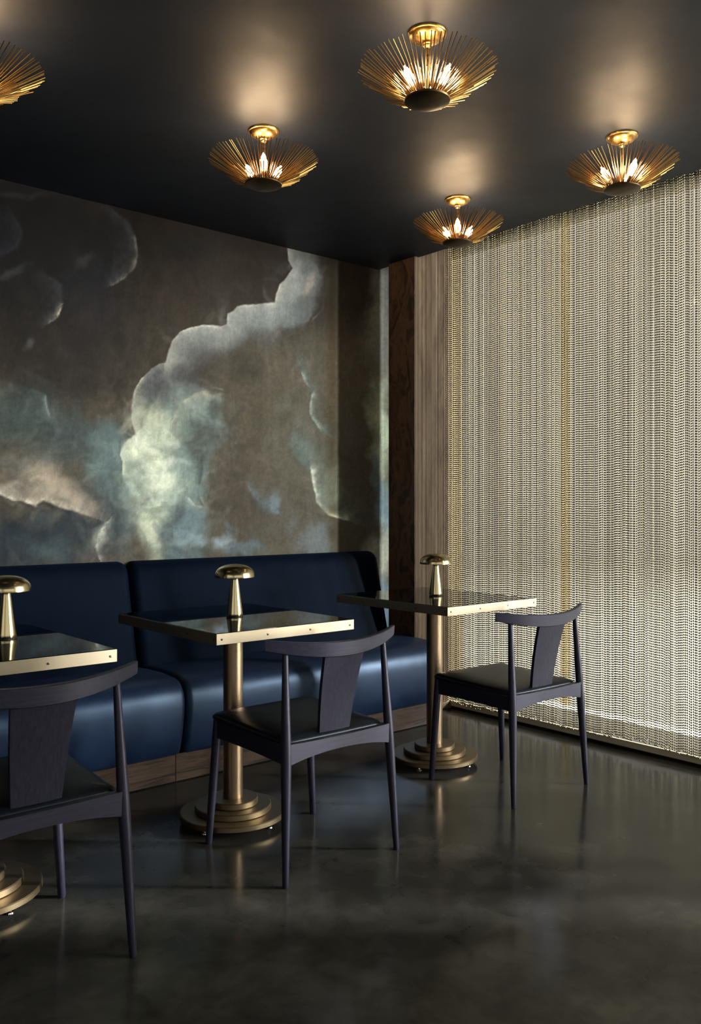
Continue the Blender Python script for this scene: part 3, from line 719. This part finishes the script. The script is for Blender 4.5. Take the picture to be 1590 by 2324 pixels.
def lamp(x, y, label):
    t = thing('table_lamp', label, 'lamp', (x, y, TH + 0.0006), 0, 'brass mushroom lamps')
    link('foot_ring', LM_FOOT, M['toe'], t); link('stem', LM_STEM, M['lamp_brass'], t)
    c = link('cap', LM_CAP, M['lamp_brass'], t); link('diffuser', LM_DIFF, M['sleeve'], c)
lamp(0.921, 2.731, 'brass mushroom lamp at the left edge on the cut off table')
lamp(1.757, 2.737, 'brass mushroom lamp on the middle table')
lamp(2.879, 2.787, 'brass mushroom lamp on the table beside the bead curtain')

# ------------------------------------------------------------------ chairs (origin on the floor between the rear feet, +y towards the table)
def chair_meshes():
    d = {}
    for s in (-1, 1):
        zs = [0, 0.004, 0.1, 0.2, 0.3, 0.37, 0.43, 0.5, 0.6, 0.715]
        def pos(z):
            if z <= 0.40: k = z / 0.40; return (s * (0.233 - 0.017 * k), 0.020 * k, z)
            k = (z - 0.40) / 0.30; return (s * (0.216 - 0.010 * k), 0.020 + 0.019 * k, z)
        rr = [0.0085, 0.0098, 0.0118, 0.0138, 0.0155, 0.0163, 0.0160, 0.0142, 0.0118, 0.0092]
        d['rl%d' % s] = tube_mesh('leg', [pos(z) for z in zs], rr, 20)
        zs = [0, 0.004, 0.12, 0.25, 0.36, 0.432]
        d['fl%d' % s] = tube_mesh('leg', [(s * (0.2285 - 0.030 * z / 0.43), 0.458 - 0.012 * z / 0.43, z) for z in zs], [0.0100, 0.0114, 0.0132, 0.0148, 0.0156, 0.0155], 20)
        # side rails
        bm = bmesh.new()
        a, b = Vector((s * 0.208, 0.022, 0)), Vector((s * 0.197, 0.446, 0))
        ring = []
        for i in range(13):
            k = i / 12; p = a.lerp(b, k); w = 0.0125; low = 0.367 + 0.004 * math.sin(math.pi * k); hi = 0.424 + 0.008 * k
            ring.append([bm.verts.new((p.x - w, p.y, low)), bm.verts.new((p.x + w, p.y, low)), bm.verts.new((p.x + w, p.y, hi)), bm.verts.new((p.x - w, p.y, hi))])
        for q0, q1 in zip(ring[:-1], ring[1:]):
            for i in range(4): bm.faces.new((q0[i], q0[(i+1) % 4], q1[(i+1) % 4], q1[i]))
        bm.faces.new(ring[0]); bm.faces.new(ring[-1]); d['sr%d' % s] = bm_mesh('seat_rail', bm)
    for key, y, hw, top, lo, arch in (('rr', 0.019, 0.215, 0.432, 0.366, 0.022), ('fr', 0.446, 0.200, 0.432, 0.372, 0.014)):
        bm = bmesh.new(); ring = []
        for i in range(17):
            k = i / 16 * 2 - 1; x = k * hw; w = 0.011
            low = lo + arch * (1 - abs(k) ** 2.2); hi = top - (0.004 * (1 - k * k) if key == 'rr' else 0)
            ring.append([bm.verts.new((x, y - w, low)), bm.verts.new((x, y + w, low)), bm.verts.new((x, y + w, hi)), bm.verts.new((x, y - w, hi))])
        for q0, q1 in zip(ring[:-1], ring[1:]):
            for i in range(4): bm.faces.new((q0[i], q0[(i+1) % 4], q1[(i+1) % 4], q1[i]))
        bm.faces.new(ring[0]); bm.faces.new(ring[-1]); d[key] = bm_mesh('seat_rail', bm)
    # upholstered seat: rounded trapezoid rings
    def outline(ins, n=14):
        cs = [(-0.208 + ins, 0.036 + ins), (0.208 - ins, 0.036 + ins), (0.224 - ins, 0.464 - ins), (-0.224 + ins, 0.464 - ins)]
        rad = [0.022, 0.022, 0.035, 0.035]; out = []
        for i in range(4):
            p = Vector(cs[i]); a = Vector(cs[i-1]); b = Vector(cs[(i+1) % 4]); r = max(rad[i] - ins * 0.3, 0.006)
            p1 = p + (a - p).normalized() * r; p2 = p + (b - p).normalized() * r
            for k in range(7):
                t = k / 6; out.append((p1 * (1-t) ** 2 + p * 2 * t * (1-t) + p2 * t * t))
            for k in range(1, n): out.append(p2.lerp(b + (p - b).normalized() * max(rad[(i+1) % 4] - ins * 0.3, 0.006), k / n))
        return out
    bm = bmesh.new(); rings = []
    for ins, z in ((0.012, 0.431), (0.003, 0.433), (0.0, 0.4385), (0.0015, 0.4445), (0.008, 0.4510), (0.022, 0.4570), (0.050, 0.4615), (0.09, 0.4640), (0.14, 0.4650)):
        rings.append([bm.verts.new((p.x, p.y, z - 0.016 * (1 - p.y / 0.46) - 0.004 * math.sin(math.pi * min(max((p.y - 0.04) / 0.42, 0), 1)) * (1 if ins > 0.02 else 0.2))) for p in outline(ins)])
    for a, b in zip(rings[:-1], rings[1:]):
        n = len(a)
        for i in range(n): bm.faces.new((a[i], a[(i+1) % n], b[(i+1) % n], b[i]))
    bm.faces.new(rings[0])
    cv = bm.verts.new((0, 0.25, rings[-1][0].co.z - 0.004)); n = len(rings[-1])
    zc = sum(v.co.z for v in rings[-1]) / n; cv.co.z = zc - 0.0005
    for i in range(n): bm.faces.new((rings[-1][i], rings[-1][(i+1) % n], cv))
    d['seat'] = bm_mesh('seat_cushion', bm, True)
    # back splat
    bm = bmesh.new(); ring = []
    for i in range(13):
        k = i / 12; z = 0.402 + 0.318 * k; hw = 0.0605 + 0.0225 * k; y = 0.056 - 0.066 * k + 0.008 * math.sin(math.pi * k); th = 0.0065
        ring.append([bm.verts.new((x, y + sgn * th - 0.05 * ((x / 0.08) ** 2) * -0.06, z)) for x, sgn in [(-hw, -1), (-hw/2, -1), (0, -1), (hw/2, -1), (hw, -1), (hw, 1), (hw/2, 1), (0, 1), (-hw/2, 1), (-hw, 1)]])
    for a, b in zip(ring[:-1], ring[1:]):
        for i in range(10): bm.faces.new((a[i], a[(i+1) % 10], b[(i+1) % 10], b[i]))
    bm.faces.new(ring[0]); bm.faces.new(ring[-1]); d['splat'] = bm_mesh('back_splat', bm, True); d['splat'].set_sharp_from_angle(angle=R(35))
    # curved top rail
    bm = bmesh.new(); ring = []
    for i in range(41):
        t = i / 40 * 2 - 1; x = 0.272 * t; yo = -0.020 + 0.074 * abs(t) ** 2.0; zt = 0.737 + 0.019 * t * t; h = 0.049 - 0.014 * t * t
        dydx = 0.074 * 2 * t / 0.272; nrm = Vector((-dydx, 1)).normalized(); th = 0.021 - 0.006 * abs(t) ** 3; b = 0.0022
        p = Vector((x, yo)); sec = []
        for off, zz in ((b, zt - h), (th - b, zt - h), (th, zt - h + b), (th, zt - b), (th - b, zt), (b, zt), (0, zt - b), (0, zt - h + b)):
            lean = -0.10 * (zz - zt + h)
            q = p + nrm * off; sec.append(bm.verts.new((q.x, q.y + lean, zz)))
        ring.append(sec)
    for a, b in zip(ring[:-1], ring[1:]):
        for i in range(8): bm.faces.new((a[i], a[(i+1) % 8], b[(i+1) % 8], b[i]))
    bm.faces.new(ring[0]); bm.faces.new(ring[-1]); d['rail'] = bm_mesh('top_rail', bm, True); d['rail'].set_sharp_from_angle(angle=R(40))
    return d
CM = chair_meshes()
def chair(x, y, rz, label):
    t = thing('dining_chair', label, 'chair', (x, y, 0), rz, 'dark stained dining chairs')
    for k in ('rl-1', 'rl1', 'fl-1', 'fl1'): link('leg', CM[k], M['ash'], t)
    for k in ('sr-1', 'sr1', 'rr', 'fr'): link('seat_rail', CM[k], M['ash_rail'], t)
    tag(link('seat_cushion', CM['seat'], M['leather'], t), 'black leather seat pad')
    link('back_splat', CM['splat'], M['ash'], t); link('top_rail', CM['rail'], M['ash_rail'], t)
chair(0.789, 2.075, 0, 'dark stained wooden chair cut off by the left of the picture')
chair(1.796, 2.150, 0, 'dark stained wooden chair with black leather seat at the middle table')
chair(2.886, 2.146, R(-1.2), 'dark stained wooden chair with black leather seat beside the bead curtain')

# ------------------------------------------------------------------ ceiling lights (origin on the ceiling)
FX = {}
FX['canopy'] = lathe_mesh('canopy', [(0.0585, 0), (0.0590, -0.003), (0.0575, -0.007), (0.0535, -0.008), (0.0525, -0.0105), (0.046, -0.017), (0.034, -0.0235), (0.020, -0.0275), (0.0155, -0.0285), (0, -0.0285)], 48)
FX['collar'] = lathe_mesh('collar', [(0.0150, -0.028), (0.0155, -0.031), (0.0150, -0.034), (0.0115, -0.036), (0.0120, -0.040), (0.0085, -0.044), (0.0065, -0.046)], 24)
FX['stem'] = lathe_mesh('stem', [(0.0062, -0.03), (0.0062, -0.200), (0, -0.200)], 20)
FX['dish'] = lathe_mesh('dish', [(0, -0.196), (0.060, -0.196), (0.0680, -0.1975), (0.0695, -0.2005), (0.068, -0.204), (0.055, -0.2095), (0.035, -0.2135), (0, -0.2155)], 64)
FX['rod'] = lathe_mesh('rod', [(0.0016, 0), (0.0016, 1.0), (0, 1.0)], 6, True)
FX['sleeve'] = lathe_mesh('socket', [(0.0085, 0), (0.0085, 0.026), (0.0095, 0.0262), (0.0095, 0.030), (0.004, 0.030)], 16)
FX['bulb'] = lathe_mesh('bulb', [(0.0060, 0.029), (0.0100, 0.036), (0.0138, 0.047), (0.0142, 0.056), (0.0115, 0.069), (0.0065, 0.081), (0.0022, 0.090), (0, 0.092)], 12)
def rod_between(parent, a, b):
    a, b = Vector(a), Vector(b); d = b - a
    o = link('rod', FX['rod'], M['gilt'], parent, a)
    o.rotation_mode = 'QUATERNION'; o.rotation_quaternion = d.to_track_quat('Z', 'Y'); o.scale = (1, 1, d.length)
def ceiling_light(x, y, az, seed, label):
    t = thing('ceiling_light', label, 'lamp', (x, y, CEIL), 0, 'gilt starburst ceiling lights')
    link('canopy', FX['canopy'], M['gilt'], t); link('collar', FX['collar'], M['gilt'], t); link('stem', FX['stem'], M['gilt'], t)
    tag(link('dish', FX['dish'], M['dish'], t), 'dark bronze dish closing the bottom')
    rs = random.Random(seed)
    for n, r1, z1 in ((84, 0.203, -0.106), (58, 0.137, -0.166)):
        for i in range(n):
            a = 2 * math.pi * (i + rs.uniform(-0.22, 0.22)) / n; dr = rs.uniform(-0.005, 0.005)
            rod_between(t, (0.061 * math.cos(a), 0.061 * math.sin(a), -0.197), ((r1 + dr) * math.cos(a), (r1 + dr) * math.sin(a), z1 + rs.uniform(-0.004, 0.004)))
    for i in range(3):
        a = az + 2 * math.pi * i / 3
        s = link('socket', FX['sleeve'], M['sleeve'], t, (0.034 * math.cos(a), 0.034 * math.sin(a), -0.194))
        s.rotation_euler = (0, R(28), a)
        tag(link('bulb', FX['bulb'], M['bulb'], s), 'glowing candle bulb')
toc = lambda x, y: math.atan2(-y, -x)          # azimuth from a light towards the viewer
ceiling_light(1.842, 1.819, toc(1.842, 1.819) + R(60), 1, 'gilt starburst ceiling light nearest the viewer, largest in the picture')
ceiling_light(1.852, 2.687, toc(1.852, 2.687), 2, 'gilt starburst ceiling light in front of the mural above the middle table')
ceiling_light(2.938, 2.706, toc(2.938, 2.706), 3, 'gilt starburst ceiling light in the corner, smallest in the picture')
ceiling_light(2.917, 1.844, toc(2.917, 1.844) + R(40), 4, 'gilt starburst ceiling light near the right edge before the bead curtain')
ceiling_light(0.797, 2.668, toc(0.797, 2.668) + R(20), 5, 'gilt starburst ceiling light cut off by the left of the picture')
